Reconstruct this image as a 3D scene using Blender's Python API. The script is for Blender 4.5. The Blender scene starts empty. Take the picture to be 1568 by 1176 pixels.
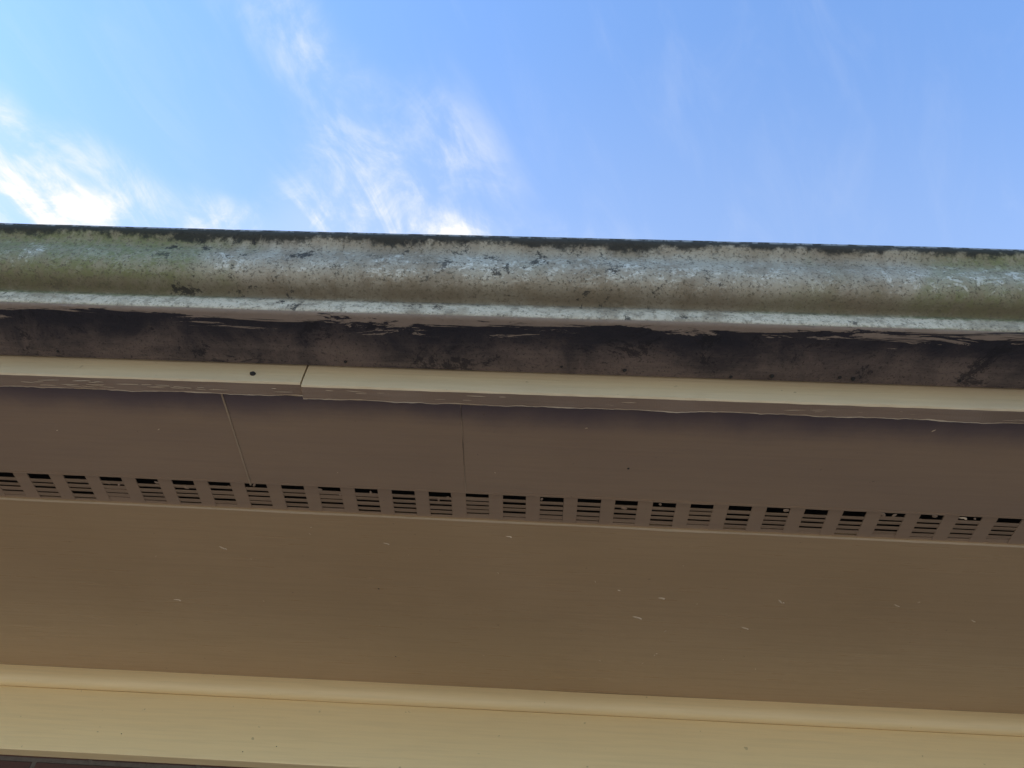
import bpy, math, random
from mathutils import Vector, Matrix, noise
random.seed(4)
sc=bpy.context.scene
Z0=1.7   # eye height; profile z values below are measured from eye level

# ---------------- helpers ----------------
def N(nt,t,**k):
    n=nt.nodes.new(t)
    for a,b in k.items(): setattr(n,a,b)
    return n
class M:
    def __init__(s,name,tree=None):
        if tree: s.nt=tree; s.L=tree.links.new; return
        s.m=bpy.data.materials.new(name); s.m.use_nodes=True
        s.nt=s.m.node_tree; s.b=s.nt.nodes['Principled BSDF']; s.L=s.nt.links.new
    def n(s,t,**k): return N(s.nt,t,**k)
    def coords(s,kind='Object',scale=(1,1,1),rot=(0,0,0),loc=(0,0,0)):
        tc=s.n('ShaderNodeTexCoord'); mp=s.n('ShaderNodeMapping')
        mp.inputs['Scale'].default_value=scale; mp.inputs['Rotation'].default_value=rot; mp.inputs['Location'].default_value=loc
        s.L(tc.outputs[kind],mp.inputs[0]); return mp.outputs[0]
    def noise(s,vec,scale,detail=6,rough=.6,dist=0):
        n=s.n('ShaderNodeTexNoise'); n.inputs['Scale'].default_value=scale; n.inputs['Detail'].default_value=min(detail,6)
        n.inputs['Roughness'].default_value=rough; n.inputs['Distortion'].default_value=dist
        s.L(vec,n.inputs['Vector']); return n.outputs[0]
    def ramp(s,fac,a,b,va=0,vb=1):
        n=s.n('ShaderNodeMapRange'); n.interpolation_type='SMOOTHSTEP'
        n.inputs[1].default_value=a; n.inputs[2].default_value=b; n.inputs[3].default_value=va; n.inputs[4].default_value=vb
        s.L(fac,n.inputs[0]); return n.outputs[0]
    def math(s,op,a,b=None,clamp=False):
        n=s.n('ShaderNodeMath',operation=op); n.use_clamp=clamp
        for i,v in enumerate((a,b)):
            if v is None: continue
            if isinstance(v,(int,float)): n.inputs[i].default_value=v
            else: s.L(v,n.inputs[i])
        return n.outputs[0]
    def mix(s,fac,a,b,mode='MIX'):
        n=s.n('ShaderNodeMix',data_type='RGBA',blend_type=mode)
        for i,v in ((0,fac),(6,a),(7,b)):
            if isinstance(v,(int,float)): n.inputs[i].default_value=v
            elif isinstance(v,tuple): n.inputs[i].default_value=(*v,1)
            else: s.L(v,n.inputs[i])
        return n.outputs[2]
    def bump(s,h,strength,dist,prev=None):
        n=s.n('ShaderNodeBump'); n.inputs['Strength'].default_value=strength; n.inputs['Distance'].default_value=dist
        s.L(h,n.inputs['Height'])
        if prev: s.L(prev,n.inputs['Normal'])
        return n.outputs[0]
    def out(s,col,rough=.6,nrm=None):
        if isinstance(col,tuple): s.b.inputs['Base Color'].default_value=(*col,1)
        else: s.L(col,s.b.inputs['Base Color'])
        if isinstance(rough,(int,float)): s.b.inputs['Roughness'].default_value=rough
        else: s.L(rough,s.b.inputs['Roughness'])
        if nrm: s.L(nrm,s.b.inputs['Normal'])
        return s.m

def mesh_obj(name,verts,faces,mat,parent=None,smooth=False,uvs=None):
    me=bpy.data.meshes.new(name); me.from_pydata(verts,[],faces); me.update()
    o=bpy.data.objects.new(name,me); sc.collection.objects.link(o)
    if mat: me.materials.append(mat)
    if smooth:
        for p in me.polygons: p.use_smooth=True
        me.set_sharp_from_angle(angle=math.radians(42))
    if uvs:
        uv=me.uv_layers.new(name='UVMap')
        for l in me.loops: uv.data[l.index].uv=uvs[l.vertex_index]
    if parent: o.parent=parent
    return o

def xs_range(a,b,fine,coarse,fa=-1.6,fb=1.6):
    xs=[];x=a
    while x<b-1e-6:
        xs.append(x); x+= fine if fa<=x<fb else coarse
    xs.append(b); return xs

def extrude(name,prof,xs,mat,parent,jit=None,closed=True,smooth=False,caps=True):
    n=len(prof); verts=[];uvs=[];faces=[]
    arc=[0]
    for i in range(1,n): arc.append(arc[-1]+math.dist(prof[i],prof[i-1]))
    for x in xs:
        for i,(y,z) in enumerate(prof):
            dy,dz=jit(x,i) if jit else (0,0)
            verts.append((x,y+dy,Z0+z+dz)); uvs.append((x,arc[i]))
    for k in range(len(xs)-1):
        for i in range(n if closed else n-1):
            j=(i+1)%n
            faces.append((k*n+i,k*n+j,(k+1)*n+j,(k+1)*n+i))
    if closed and caps:
        faces.append(tuple(range(n-1,-1,-1))); faces.append(tuple((len(xs)-1)*n+i for i in range(n)))
    return mesh_obj(name,verts,faces,mat,parent,smooth,uvs)

def boxv(V,F,x0,x1,y0,y1,z0,z1,tilt=0,sk=0):
    b=len(V)
    for z in (z0,z1):
        for y,s in ((y0,-1),(y1,1)):
            for x in (x0,x1): V.append((x,y+sk*x,Z0+z+s*tilt))
    for f in ((0,2,3,1),(4,5,7,6),(0,1,5,4),(2,6,7,3),(0,4,6,2),(1,3,7,5)): F.append(tuple(b+i for i in f))

def nz(x,y=0,z=0,s=1): return noise.noise(Vector((x*s,y*s,z*s)))

# ---------------- materials ----------------
def paint(name,base,dark,streak=1.0,r0=.36,r1=.52,dirt=0,fascia_shade=None):  # dirt: staining that also carries painted shade
    m=M(name); c=m.coords()
    big=m.noise(c,2.2,3,.5)
    cs=m.coords(scale=(5,130,130)); st=m.noise(cs,1.0,4,.6,.3)
    fine=m.noise(c,260,3,.6)
    speck=m.noise(c,75,2,.5)
    col=m.mix(m.ramp(big,.35,.7),base,dark)
    col=m.mix(m.ramp(st,.35,.75,0,.28),col,tuple(v*.72 for v in base))
    if dirt: col=m.mix(m.ramp(m.noise(m.coords(scale=(2,7,7)),1,5,.6,.4),.3,.7,dirt*.5,dirt),col,(.16,.115,.10))  # noisy staining that also carries painted shade
    if fascia_shade:
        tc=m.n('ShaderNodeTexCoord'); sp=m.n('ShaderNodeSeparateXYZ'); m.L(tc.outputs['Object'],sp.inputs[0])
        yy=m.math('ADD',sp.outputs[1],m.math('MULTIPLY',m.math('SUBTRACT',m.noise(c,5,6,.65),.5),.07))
        col=m.mix(m.ramp(yy,fascia_shade,fascia_shade+.065,.78,0),col,(.068,.054,.072))  # soft shadow band of the fascia lip, painted in with a noisy edge
    col=m.mix(m.ramp(speck,.74,.79,0,.5),col,tuple(v*.35 for v in base))
    nb=m.bump(st,.45*streak,.0012); nb=m.bump(fine,.22,.0006,nb)
    return m.out(col,m.ramp(st,.3,.8,r0,r1),nb)
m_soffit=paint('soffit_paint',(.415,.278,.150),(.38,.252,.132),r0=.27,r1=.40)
m_soffit_o=paint('soffit_paint_shaded',(.325,.22,.133),(.295,.197,.12),dirt=.28,fascia_shade=.797)  # darker copy of the soffit paint: outer shade put into the colour
m_frieze=paint('frieze_paint',(.88,.67,.35),(.84,.64,.335),.6)
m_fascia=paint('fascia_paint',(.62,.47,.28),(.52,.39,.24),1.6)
m_fasciab=paint('fascia_paint_shaded',(.27,.185,.12),(.19,.135,.09),1.6,dirt=.3)  # darker copy of fascia paint: shade of the down-facing edge painted in
m_ridge=paint('peeled_edge_paint',(.37,.27,.175),(.27,.19,.12),1.6)
m_blob=paint('paint_drip',(.60,.46,.30),(.56,.42,.26))

# gutter profile (y,z): back-bottom -> front -> up the ogee -> over the lip -> inside
gp=[(.7545,.929),(.735,.9285),(.70,.928),(.672,.9275),(.6590,.9273),(.6555,.9280),(.6525,.9305),(.6510,.9345),(.6512,.9420),(.6520,.9500),(.6535,.9575),(.6555,.9640),(.6560,.9680),
    (.6540,.9705),(.6490,.9720),(.6420,.9730),(.6340,.9748),(.6260,.9782),(.6190,.9835),(.6140,.9905),(.6112,.9990),(.6104,1.008),(.6110,1.018),(.6125,1.028),(.6138,1.037),(.6135,1.045),(.6105,1.052),(.6060,1.0570),(.6018,1.0605),
    (.5998,1.0630),(.5990,1.0665),(.5990,1.073),(.6010,1.078),(.6050,1.079),(.6080,1.076),(.6095,1.065),(.6180,1.052),(.6190,1.01),(.636,.985),(.660,.975),(.664,.935),(.75,.936),(.75,1.07),(.7545,1.07)]
S=.98
gp=[(y*S,z*S) for y,z in gp]
arc=[0]
for i in range(1,len(gp)): arc.append(arc[-1]+math.dist(gp[i],gp[i-1]))
FRONTV=arc[6]; CREV=arc[12]; BULV=arc[20]; LIPV=arc[28]

def gutter_mat():
    m=M('gutter_weathered_paint'); c=m.coords()
    tc=m.n('ShaderNodeTexCoord'); sp=m.n('ShaderNodeSeparateXYZ'); m.L(tc.outputs['UV'],sp.inputs[0]); v=sp.outputs[1]
    n1=m.noise(c,9,6,.68,.4); n2=m.noise(m.coords(scale=(30,52,52)),1.2,6,.75,1.4)
    n3=m.noise(c,55,5,.7,.2); n4=m.noise(c,230,3,.75); n5=m.noise(c,3.1,4,.6)
    n6=m.noise(m.coords(scale=(60,14,14)),1,4,.6)
    low=m.noise(c,1.9,3,.6)
    col=m.mix(m.ramp(n5,.35,.65),(.35,.30,.215),(.41,.36,.27))
    col=m.mix(m.ramp(n1,.40,.62,0,.8),col,(.235,.18,.115))
    col=m.mix(m.ramp(n6,.42,.68,0,.45),col,(.23,.18,.125))
    green=m.math('MULTIPLY',m.ramp(m.noise(c,2.3,4,.6),.43,.57),m.ramp(n3,.35,.6,.35,.9))
    col=m.mix(green,col,(.18,.185,.078))
    bw=m.math('MULTIPLY',m.ramp(v,BULV-.034,BULV-.006),m.ramp(v,BULV+.010,BULV+.052,1,0))
    cover=m.ramp(m.noise(c,5.5,5,.7,.7),.42,.58)
    belly=m.math('MULTIPLY',m.math('MULTIPLY',bw,cover),m.ramp(n3,.36,.58,.3,1))
    col=m.mix(m.math('MULTIPLY',belly,.6),col,(.45,.405,.315))
    fl=m.math('MULTIPLY',m.ramp(n2,.505,.54),m.ramp(n3,.46,.53))
    flm=m.math('MULTIPLY',m.math('MULTIPLY',fl,m.math('ADD',m.math('MULTIPLY',bw,.68),.14)),m.math('ADD',m.math('MULTIPLY',cover,.7),.22))
    col=m.mix(flm,col,(.68,.63,.51))
    col=m.mix(m.ramp(n4,.52,.65,0,.75),col,(.095,.08,.055))
    vj=m.math('ADD',v,m.math('MULTIPLY',m.math('SUBTRACT',n3,.5),.022))
    cg=m.math('MULTIPLY',m.ramp(vj,CREV-.006,CREV+.001),m.ramp(vj,CREV+.012,CREV+.040,1,0))
    col=m.mix(m.math('MULTIPLY',cg,.66),col,(.125,.10,.065))
    bd=m.math('MULTIPLY',m.ramp(vj,FRONTV-.002,FRONTV+.003),m.ramp(vj,CREV-.014,CREV-.003,1,0))
    bcol=m.mix(m.ramp(n1,.46,.64,0,.8),(.62,.52,.37),(.31,.24,.155)); bcol=m.mix(m.ramp(n4,.54,.66,0,.7),bcol,(.1,.085,.06))
    bcol=m.mix(m.ramp(n3,.50,.60,0,.5),bcol,(.20,.16,.11))
    col=m.mix(m.math('MULTIPLY',bd,.9),col,bcol)
    # black mould: creeps down from the lip, further in some stretches
    wv=m.math('ADD',v,m.math('MULTIPLY',m.math('SUBTRACT',n3,.5),.034))
    wv=m.math('ADD',wv,m.math('MULTIPLY',m.math('SUBTRACT',n1,.5),.045))
    wv=m.math('ADD',wv,m.ramp(low,.48,.66,0,.008))
    lip=m.ramp(wv,LIPV-.007,LIPV+.003)
    col=m.mix(m.math('MULTIPLY',lip,.92),col,(.03,.03,.026))
    col=m.mix(m.math('MULTIPLY',m.ramp(v,LIPV+.008,LIPV+.012),m.ramp(n3,.45,.55)),col,(.25,.25,.24))
    sp2=m.math('MULTIPLY',m.ramp(m.noise(c,24,6,.8),.575,.63),m.ramp(low,.42,.56))
    col=m.mix(m.math('MULTIPLY',sp2,.85),col,(.03,.028,.025))
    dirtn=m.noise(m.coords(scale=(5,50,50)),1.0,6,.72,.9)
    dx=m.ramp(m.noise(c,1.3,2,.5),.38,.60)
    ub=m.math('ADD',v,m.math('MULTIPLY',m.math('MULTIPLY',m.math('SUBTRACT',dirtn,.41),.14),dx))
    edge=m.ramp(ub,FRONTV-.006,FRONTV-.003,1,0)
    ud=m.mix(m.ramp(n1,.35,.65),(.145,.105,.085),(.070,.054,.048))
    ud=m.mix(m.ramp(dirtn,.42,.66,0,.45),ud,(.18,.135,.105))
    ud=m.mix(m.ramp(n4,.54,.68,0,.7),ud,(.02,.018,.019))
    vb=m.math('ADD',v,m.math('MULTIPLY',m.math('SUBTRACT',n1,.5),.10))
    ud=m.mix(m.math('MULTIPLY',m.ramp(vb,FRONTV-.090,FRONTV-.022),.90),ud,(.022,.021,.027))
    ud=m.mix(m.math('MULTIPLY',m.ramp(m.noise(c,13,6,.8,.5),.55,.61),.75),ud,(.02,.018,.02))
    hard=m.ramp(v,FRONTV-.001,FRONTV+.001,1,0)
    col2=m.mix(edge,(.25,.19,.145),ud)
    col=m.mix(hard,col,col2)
    h=m.math('ADD',m.math('MULTIPLY',n3,.6),m.math('MULTIPLY',n4,.4))
    nb=m.bump(h,.85,.0022); nb=m.bump(fl,.5,.0008,nb)
    m.b.inputs['Specular IOR Level'].default_value=.2
    return m.out(col,.9,nb)
m_gutter=gutter_mat()

def simple(name,col,rough=.8,var=.3,scale=8):
    m=M(name); c=m.coords(); n=m.noise(c,scale,5,.65)
    return m.out(m.mix(m.ramp(n,.3,.7),col,tuple(v*(1-var) for v in col)),rough,m.bump(n,.4,.01))
m_dark=simple('cavity_shade_and_nails',(.015,.012,.010))  # near-black: painted darkness inside the eaves, also nail heads and rust
m_tile=simple('roof_tile_terracotta',(.22,.09,.06))
def brick_mat():
    m=M('red_brick'); c=m.coords(rot=(math.radians(90),0,0))
    b=m.n('ShaderNodeTexBrick'); m.L(c,b.inputs[0])
    b.inputs['Scale'].default_value=1; b.inputs['Brick Width'].default_value=.24; b.inputs['Row Height'].default_value=.086
    b.inputs['Mortar Size'].default_value=.006; b.inputs['Mortar Smooth'].default_value=.3
    b.inputs['Color1'].default_value=(.13,.05,.03,1); b.inputs['Color2'].default_value=(.075,.032,.022,1); b.inputs['Mortar'].default_value=(.11,.085,.065,1)
    n=m.noise(m.coords(),60,5,.7)
    col=m.mix(m.ramp(n,.4,.75,0,.6),b.outputs[0],(.04,.022,.018))
    h=m.math('SUBTRACT',m.math('MULTIPLY',n,.3),b.outputs[1])
    return m.out(col,.9,m.bump(h,.8,.006))
m_brick=brick_mat()
def ground_mat():
    m=M('lawn_grass'); c=m.coords(); a=m.noise(c,.6,4,.6); b=m.noise(c,40,4,.7)
    col=m.mix(m.ramp(a,.35,.65),(.07,.10,.03),(.12,.12,.05)); col=m.mix(m.ramp(b,.4,.7,0,.6),col,(.03,.05,.015))
    return m.out(col,.9,m.bump(b,.8,.03))
m_grass=ground_mat()
m_conc=simple('bounce_concrete',(.62,.54,.42),.85,.12,5)

# ---------------- house ----------------
house=bpy.data.objects.new('brick_house',None); sc.collection.objects.link(house)
X0,X1=-6,6
xs=xs_range(X0,X1,.01,.25)
xf=xs_range(X0,X1,.004,.25)

def fj(seed,dz0):
    def f(x,i):
        dz=dz0
        if i in (0,1): dz+=.0012*nz(x,seed,0,3)
        if i==2: return (.0012*nz(x,seed,1,9)+.0007*nz(x,seed,2,40), dz+.0006*nz(x,seed,2,30))
        if i==3: return (.0006*nz(x,seed,7,30), dz-.0008*abs(nz(x,seed,9,22)))
        if i==4: return (.0036*nz(x,seed,3,5)+.0030*max(0,nz(x,seed,4,28))+.0012*nz(x,seed,4,90), dz-.0015+.0034*nz(x,seed,5,12))
        if i==5: return (.0032*nz(x,seed,3,5)+.0016*nz(x,seed,8,45), dz+.0014*nz(x,seed,6,15))
        return (0,dz)
    return f
XJ=-.362
fp=[(.7585,1.06),(.7585,.9),(.7592,.8868),(.7620,.8852),(.7835,.8850),(.7875,.8877),(.7880,.91),(.7880,1.06)]
fp=[(y*S,z*S) for y,z in fp]
xl=[x for x in xf if x<XJ-.002]+[XJ-.0014]; xr=[XJ+.0014]+[x for x in xf if x>XJ+.004]
for nm,xx,sd,dz in (('fascia_board_left',xl,1,.0036),('fascia_board_right',xr,5,-.001)):
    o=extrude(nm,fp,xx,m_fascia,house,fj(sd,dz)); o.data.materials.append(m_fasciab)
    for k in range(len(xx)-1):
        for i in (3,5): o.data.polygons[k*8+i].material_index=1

def blob(V,F,x,y,z,rx,ry,rz,rot=0,seed=0):
    b=len(V); R=5;S_=10
    V.append((x,y,Z0+z-rz))
    for r in range(1,R):
        t=r/(R-1)*math.pi/2
        for s in range(S_):
            a=s/S_*2*math.pi; k=1+.35*nz(math.cos(a)+seed,math.sin(a),r*.3)
            px=rx*math.sin(t)*math.cos(a)*k; py=ry*math.sin(t)*math.sin(a)*k
            V.append((x+px*math.cos(rot)-py*math.sin(rot),y+px*math.sin(rot)+py*math.cos(rot),Z0+z-rz*math.cos(t)))
    for s in range(S_): F.append((b,b+1+(s+1)%S_,b+1+s))
    for r in range(R-2):
        for s in range(S_):
            F.append((b+1+r*S_+s,b+1+r*S_+(s+1)%S_,b+1+(r+1)*S_+(s+1)%S_,b+1+(r+1)*S_+s))
# ragged paint build-up along the inner arris of the fascia
def ridge(x,i):
    seed=1 if x<XJ else 5; dz=.0036 if x<XJ else -.001
    y=.0036*nz(x,seed,3,5)+.0030*max(0,nz(x,seed,4,28))+.0012*nz(x,seed,4,90)
    z=dz-.0015+.0034*nz(x,seed,5,12)
    t=.4+.9*max(0,nz(x,2,8,18))+.5*abs(nz(x,7,8,60))
    return (y+(0,-.0016*t,.0014*t)[i], z+(-.0016*t,.0008,.0008)[i])
extrude('peeling_paint_ridge',[(.7678,.8672),(.7676,.8678),(.7680,.8680)],xf,m_ridge,house,ridge)
V=[];F=[]
for i in range(170):
    x=random.uniform(-1.8,1.8)
    zz_=.8699 if x<XJ else .8664
    blob(V,F,x,random.uniform(.752,.765),zz_,random.uniform(.004,.018),random.uniform(.0004,.0010),.0010,random.uniform(-.08,.08),i)
mesh_obj('peeling_paint_flakes',V,F,m_ridge,house,True)

SK=.010   # the vent strip was nailed up slightly out of parallel
YV0,YV1=1.0066,1.079
def sheet(name,x0,x1,y0,y1,z,s0=0,s1=0,th=.009,mat=None):
    xx=xs_range(x0,x1,.02,.25)
    return extrude(name,[(y0,z),(y0+.0015,z-.001),(y1-.0015,z-.001),(y1,z),(y1,z+th),(y0,z+th)],xx,mat,house,
        lambda x,i:((s1 if i in(2,3,4) else s0)*x,.0009*nz(x,i*.3,2,2)))
SEAMS=[X0,-2.35,-.505,-.125,1.95,X1]
for k in range(len(SEAMS)-1):
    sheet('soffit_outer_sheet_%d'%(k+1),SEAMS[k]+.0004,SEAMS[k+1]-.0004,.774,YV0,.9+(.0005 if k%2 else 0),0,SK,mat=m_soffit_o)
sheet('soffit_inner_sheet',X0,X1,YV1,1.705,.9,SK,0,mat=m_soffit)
V=[];F=[]
for xc in (-.505,-.125):
    for s in range(24):
        y=.79+s*(YV0-.79)/24; w=(.0013 if xc<-.3 else .0003)+.0006*nz(y,xc,0,30)
        boxv(V,F,xc-w,xc+w,y,y+(YV0-.79)/24,(.8978 if xc<-.3 else .8986)-.0003*random.random(),.900)
mesh_obj('soffit_joint_filler',V,F,m_ridge,house)

# vent strip, recessed
V=[];F=[];VB=[];FB=[]
P=.0655; W=.041; vz=.9035
n=int(12/P)
for k in range(n):
    x0=X0+.02+k*P + .0245
    jx=.001*random.uniform(-1,1)
    boxv(V,F,x0+W-.0003+jx,x0+P+.0003,YV0-.002,YV1+.002,vz-.0006,vz+.0016,sk=SK)
    y=YV0
    boxv(V,F,x0,x0+W,y-.002,y+.007,vz+.0002,vz+.0018,sk=SK)
    y+=.007+.0112*random.uniform(.75,1.15)
    for r in range(4):
        gap=.0034*random.uniform(.45,1.25)
        w=.0098
        if random.random()<.12: gap=.0004
        boxv(V,F,x0,x0+W,y,y+w,vz-.0002,vz+.001,tilt=.0012*random.uniform(.5,1.3),sk=SK+random.uniform(-.004,.004)*.2)
        y+=w+gap
    if y<YV1: boxv(V,F,x0,x0+W,y,YV1+.002,vz+.0001,vz+.0015,sk=SK)
    if random.random()<.35:
        for q in range(random.choice((1,2))):
            blob(VB,FB,x0+random.uniform(.002,.038),YV0+SK*x0+random.uniform(.008,.03),vz+.001,random.uniform(.002,.006),random.uniform(.002,.005),.002,random.random(),k+q)
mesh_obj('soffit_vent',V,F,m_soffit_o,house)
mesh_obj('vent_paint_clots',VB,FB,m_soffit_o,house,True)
V=[];F=[]; boxv(V,F,X0,X1,.80,1.66,.945,.955); mesh_obj('eaves_cavity_shade',V,F,m_dark,house)  # near-black sheet added as the darkness behind the vent slots
for nm,yy in (('outer',YV0-.003),('inner',YV1)):
    extrude('vent_trim_'+nm,[(yy,.9),(yy,.8977),(yy+.003,.8977),(yy+.003,.9045)],xs,m_blob if nm=='inner' else m_soffit_o,house,  # inner edge paler: its highlight is put into the colour
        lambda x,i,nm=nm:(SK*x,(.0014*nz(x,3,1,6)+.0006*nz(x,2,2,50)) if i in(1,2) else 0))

# moulding in the corner with a shallow painted-in groove below it
D=.026
bp=[(1.6400,.8988),(1.6385,.893),(1.6370,.885),(1.6368,.876),(1.6385,.869),(1.6415,.8635),(1.6455,.8600),(1.6500,.8585),(1.6600,.8580),(1.670,.8580),(1.670,.8988)]
bp=[(y+D,z) for y,z in bp]
extrude('corner_moulding',bp,xs,m_frieze,house,lambda x,i:(.0006*nz(x,i*.2,1,3),.0005*nz(x,i*.1,4,4)),smooth=True)
extrude('frieze_board',[(1.6690+D,.8574),(1.6615+D,.8572),(1.6600+D,.8555),(1.6592+D,.8500),(1.6585+D,.8420),(1.6585+D,.7175),(1.6605+D,.7155),(1.690+D,.7155),(1.690+D,.8574)],xs,m_frieze,house,
    lambda x,i:(.0008*nz(x,.2,1,1.3),.0012*nz(x,i*.5,4,3) if i in(5,6,7) else 0))

V=[];F=[]
yw=1.6905+D
boxv(V,F,X0,X1,yw,1.95,-Z0,.93)
boxv(V,F,X0,X1,9.0,9.22,-Z0,.93)
boxv(V,F,X0,X0+.22,1.9505,8.9995,-Z0,.93)
boxv(V,F,X1-.22,X1,1.9505,8.9995,-Z0,.93)
mesh_obj('brick_walls',V,F,m_brick,house)
V=[];F=[]
yr=5.45; sl=math.tan(math.radians(24)); c=int((yr-.70)/.32)
for k in range(c+1):
    for side in (0,1):
        ya=.705+k*.32; yb=min(ya+.34,yr)
        za=1.065+(ya-.715)*sl; zb=1.065+(yb-.715)*sl
        if side: ya2,yb2=2*yr-ya,2*yr-yb
        else: ya2,yb2=ya,yb
        b=len(V)
        for x in (X0-.3,X1+.3):
            V+= [(x,ya2,Z0+za+.025),(x,yb2,Z0+zb+.003),(x,yb2,Z0+zb-.02),(x,ya2,Z0+za+.002)]
        F+=[(b,b+1,b+5,b+4),(b+3,b+7,b+6,b+2),(b,b+4,b+7,b+3),(b+1,b+2,b+6,b+5),(b,b+3,b+2,b+1),(b+4,b+5,b+6,b+7)]
mesh_obj('roof',V,F,m_tile,house)
V=[];F=[]
for x in (X0+.001,X1-.051):
    b=len(V)
    V+=[(x,1.8,Z0+.94),(x,9.1,Z0+.94),(x,yr,Z0+2.9),(x+.05,1.8,Z0+.94),(x+.05,9.1,Z0+.94),(x+.05,yr,Z0+2.9)]
    F+=[(b,b+1,b+2),(b+3,b+5,b+4),(b,b+3,b+4,b+1),(b+1,b+4,b+5,b+2),(b+2,b+5,b+3,b)]
mesh_obj('gable_ends',V,F,m_brick,house)

V=[];F=[];V2=[];F2=[]
for (x,y,r,rot) in ((-.60,1.19,.008,.7),(-.28,1.155,.006,.2),(.25,1.29,.007,0),(.21,1.36,.010,.3),(.48,1.285,.009,.9),(-.74,1.37,.008,0),
                    (.165,1.27,.003,0),(.70,1.28,.007,.6),(.87,.965,.008,0),(-.05,1.12,.006,.1),(.43,1.38,.008,.4),(.86,1.32,.006,.7),(.73,1.02,.007,0)):
    blob(V,F,x,y,.8993,r,r*.22,.0014,rot,x); blob(V,F,x+r*.7,y+r*.3,.8993,r*.35,r*.22,.0018,rot,y)
for i in range(60):
    x=random.uniform(-1.6,1.6);y=random.uniform(.82,1.6)
    if YV0-.03<y<YV1+.03: continue
    blob(V,F,x,y,.8993,random.uniform(.001,.0035),.0008,.0008,random.uniform(0,3),i)
for (x,y) in ((-.31,1.30),(-.30,1.55),(.15,.93),(-1.1,1.24),(-.95,.97)):
    blob(V2,F2,x,y,.8993,.0019,.0019,.0012,0,x)
for (x,z) in ((-.55,.75),(-.9,.76),(-.62,.735)):
    blob(V2,F2,x,1.6578+D,z,.0013,.0013,.0013,0,x)
mesh_obj('paint_drips',V,F,m_blob,house,True); mesh_obj('nail_heads',V2,F2,m_dark,house,True)

# ---------------- gutter ----------------
gut=bpy.data.objects.new('rain_gutter',None); sc.collection.objects.link(gut)
NG=len(gp)
def gj(off):
    def f(x,i):
        if i>=NG-8 or i==0: return (0,0)
        d=.0016*nz(x,0,7+off,1.1)+.0006*nz(x,i*.12,3+off,9)
        e=.0014*nz(x,2,9+off,1.3)+.0006*nz(x,i*.12,11,12)
        if 28<=i<=34: e+=.0006*nz(x,i,5,70)
        return (d-off*.0018, e-off*.0015)
    return f
GJ=-.31
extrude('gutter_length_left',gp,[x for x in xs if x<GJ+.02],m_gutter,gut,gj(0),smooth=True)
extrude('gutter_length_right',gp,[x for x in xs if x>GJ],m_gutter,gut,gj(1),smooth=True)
V=[];F=[]
for x,y,z,r in ((-.440,.7420,.8885,.0046),(.125,.728,.9085,.003),(.285,.734,.9085,.0026),(.345,.730,.9085,.0034),(.445,.728,.9085,.0028),(-.30,.729,.9085,.0026),(.465,.730,.9085,.0034),(.03,.725,.9085,.002),(.62,.727,.9085,.0024),(-.75,.727,.9085,.0022)):
    blob(V,F,x,y,z,r,r,r*.9,0,x)
mesh_obj('rust_spots',V,F,m_dark,gut,True)

# ---------------- ground ----------------
mesh_obj('ground',[(-400,-400,0),(400,-400,0),(400,400,0),(-400,400,0)],[(0,1,2,3)],m_grass)
V=[];F=[]
boxv(V,F,-14,14,-15,yw-.0005,-Z0-.05,-Z0+.02); mesh_obj('bounce_paving',V,F,m_conc)  # unseen paving, added large and pale to bounce light onto the eaves

# ---------------- sky + sun ----------------
EL,AZ=math.radians(28),math.radians(-86)
w=bpy.data.worlds.new('World'); sc.world=w; w.use_nodes=True; nt=w.node_tree
sky=nt.nodes.new('ShaderNodeTexSky'); sky.sky_type='NISHITA'; sky.sun_disc=False; sky.sun_elevation=EL; sky.sun_rotation=AZ
sky.air_density=1.0; sky.dust_density=.2; sky.ozone_density=1.5
m=M('w',nt)
tc=m.n('ShaderNodeTexCoord'); sp=m.n('ShaderNodeSeparateXYZ'); m.L(tc.outputs['Generated'],sp.inputs[0])
zz=m.math('MAXIMUM',sp.outputs[2],.04)
cb=m.n('ShaderNodeCombineXYZ'); m.L(m.math('DIVIDE',sp.outputs[0],zz),cb.inputs[0]); m.L(m.math('DIVIDE',sp.outputs[1],zz),cb.inputs[1])
c=cb.outputs[0]
def patch(x,y,rx,ry,ang,amp):
    mp=m.n('ShaderNodeMapping',vector_type='TEXTURE'); m.L(c,mp.inputs[0])
    mp.inputs['Location'].default_value=(x/1000,y/1000,0); mp.inputs['Rotation'].default_value=(0,0,math.radians(ang)); mp.inputs['Scale'].default_value=(rx/1000,ry/1000,1)
    l=m.n('ShaderNodeVectorMath',operation='LENGTH'); m.L(mp.outputs[0],l.inputs[0])
    return m.ramp(l.outputs['Value'],0,1,amp,0)
tot=None
for p in ((-730,510,240,140,10,2.4),(-760,390,70,60,0,1.3),(-492,540,150,60,20,1.0),(-345,530,90,90,60,1.1),(-235,490,170,110,50,1.35),
          (-109,555,90,50,10,1.2),(-320,290,240,75,50,.68),(-122,430,150,80,50,.65),(-300,570,560,80,0,.8),
          (900,900,500,200,50,.6),(-300,1300,900,300,20,.7)):
    v=patch(*p); tot=v if tot is None else m.math('ADD',tot,v)
r1=m.n('ShaderNodeMapping'); m.L(c,r1.inputs[0]); r1.inputs['Rotation'].default_value=(0,0,math.radians(-66))
r2=m.n('ShaderNodeMapping'); m.L(r1.outputs[0],r2.inputs[0]); r2.inputs['Scale'].default_value=(4.2,13,1)
st=m.noise(r2.outputs[0],1.0,6,.60,.7)
pf=m.noise(c,10,6,.65,.5)
tex=m.math('ADD',m.math('MULTIPLY',st,.5),m.math('MULTIPLY',pf,.5))
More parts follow.
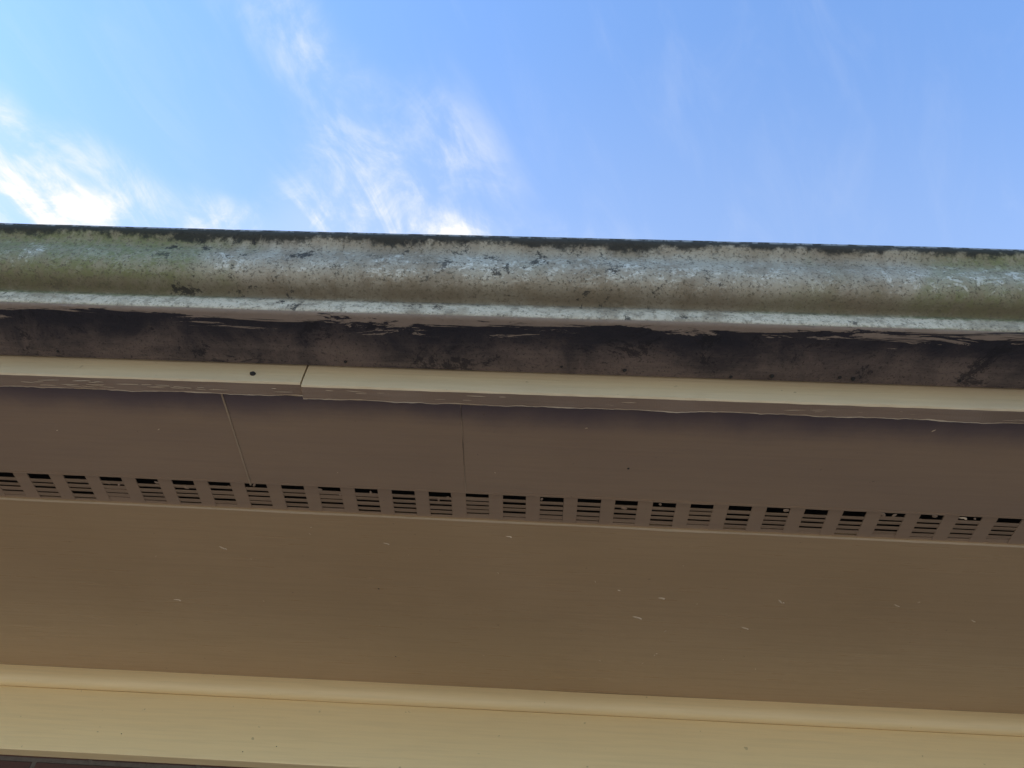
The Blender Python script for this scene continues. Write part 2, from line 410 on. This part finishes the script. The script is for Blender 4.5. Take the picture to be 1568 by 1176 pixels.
d=m.math('MULTIPLY',tot,m.ramp(tex,.41,.72),True)
d=m.math('ADD',d,m.math('MULTIPLY',tot,.12),True)
d=m.math('ADD',d,m.ramp(st,.45,.9,0,.10),True)
gm=m.n('ShaderNodeGamma'); gm.inputs[1].default_value=.75; m.L(sky.outputs[0],gm.inputs[0])
tint=m.mix(1.0,gm.outputs[0],(2.05,2.75,3.75),'MULTIPLY')
# thin cirrostratus veil, thicker towards the horizon beyond the roof
el=m.math('DIVIDE',sp.outputs[1],zz)
veil=m.ramp(el,.22,.62,.02,.20)
tint=m.mix(veil,tint,(5.6,6.1,6.7))
colr=m.mix(m.math('MULTIPLY',d,.95),tint,(7.0,7.0,7.0))
m.L(colr,nt.nodes['Background'].inputs[0]); nt.nodes['Background'].inputs[1].default_value=.15
w.cycles.sampling_method='MANUAL'; w.cycles.sample_map_resolution=512
ld=bpy.data.lights.new('sun','SUN'); ld.energy=5; ld.angle=math.radians(.5); ld.color=(1,.90,.76)
lo=bpy.data.objects.new('sun',ld); sc.collection.objects.link(lo)
d=Vector((math.sin(AZ)*math.cos(EL),math.cos(AZ)*math.cos(EL),math.sin(EL)))
lo.rotation_euler=d.to_track_quat('Z','Y').to_euler(); lo.location=(-5,3,9)

# ---------------- camera ----------------
p=math.radians(50)
k=math.sqrt(1-.0378**2)
Fw=Vector((-.0378,k*math.cos(p),k*math.sin(p)))
R0=(Vector((1,0,0))-Fw*Fw.x).normalized(); U0=R0.cross(Fw)
ph=.0338; R=R0*math.cos(ph)+U0*math.sin(ph); U=U0*math.cos(ph)-R0*math.sin(ph)
cam=bpy.data.cameras.new('camera'); co=bpy.data.objects.new('camera',cam); sc.collection.objects.link(co)
mt=Matrix((R,U,-Fw)).transposed().to_4x4(); mt.translation=(0,0,Z0); co.matrix_world=mt
cam.sensor_width=36; cam.lens=36*1176/1568; cam.clip_end=20000; cam.clip_start=.05
sc.camera=co
sc.view_settings.view_transform='Standard'; sc.view_settings.look='None'; sc.view_settings.exposure=0
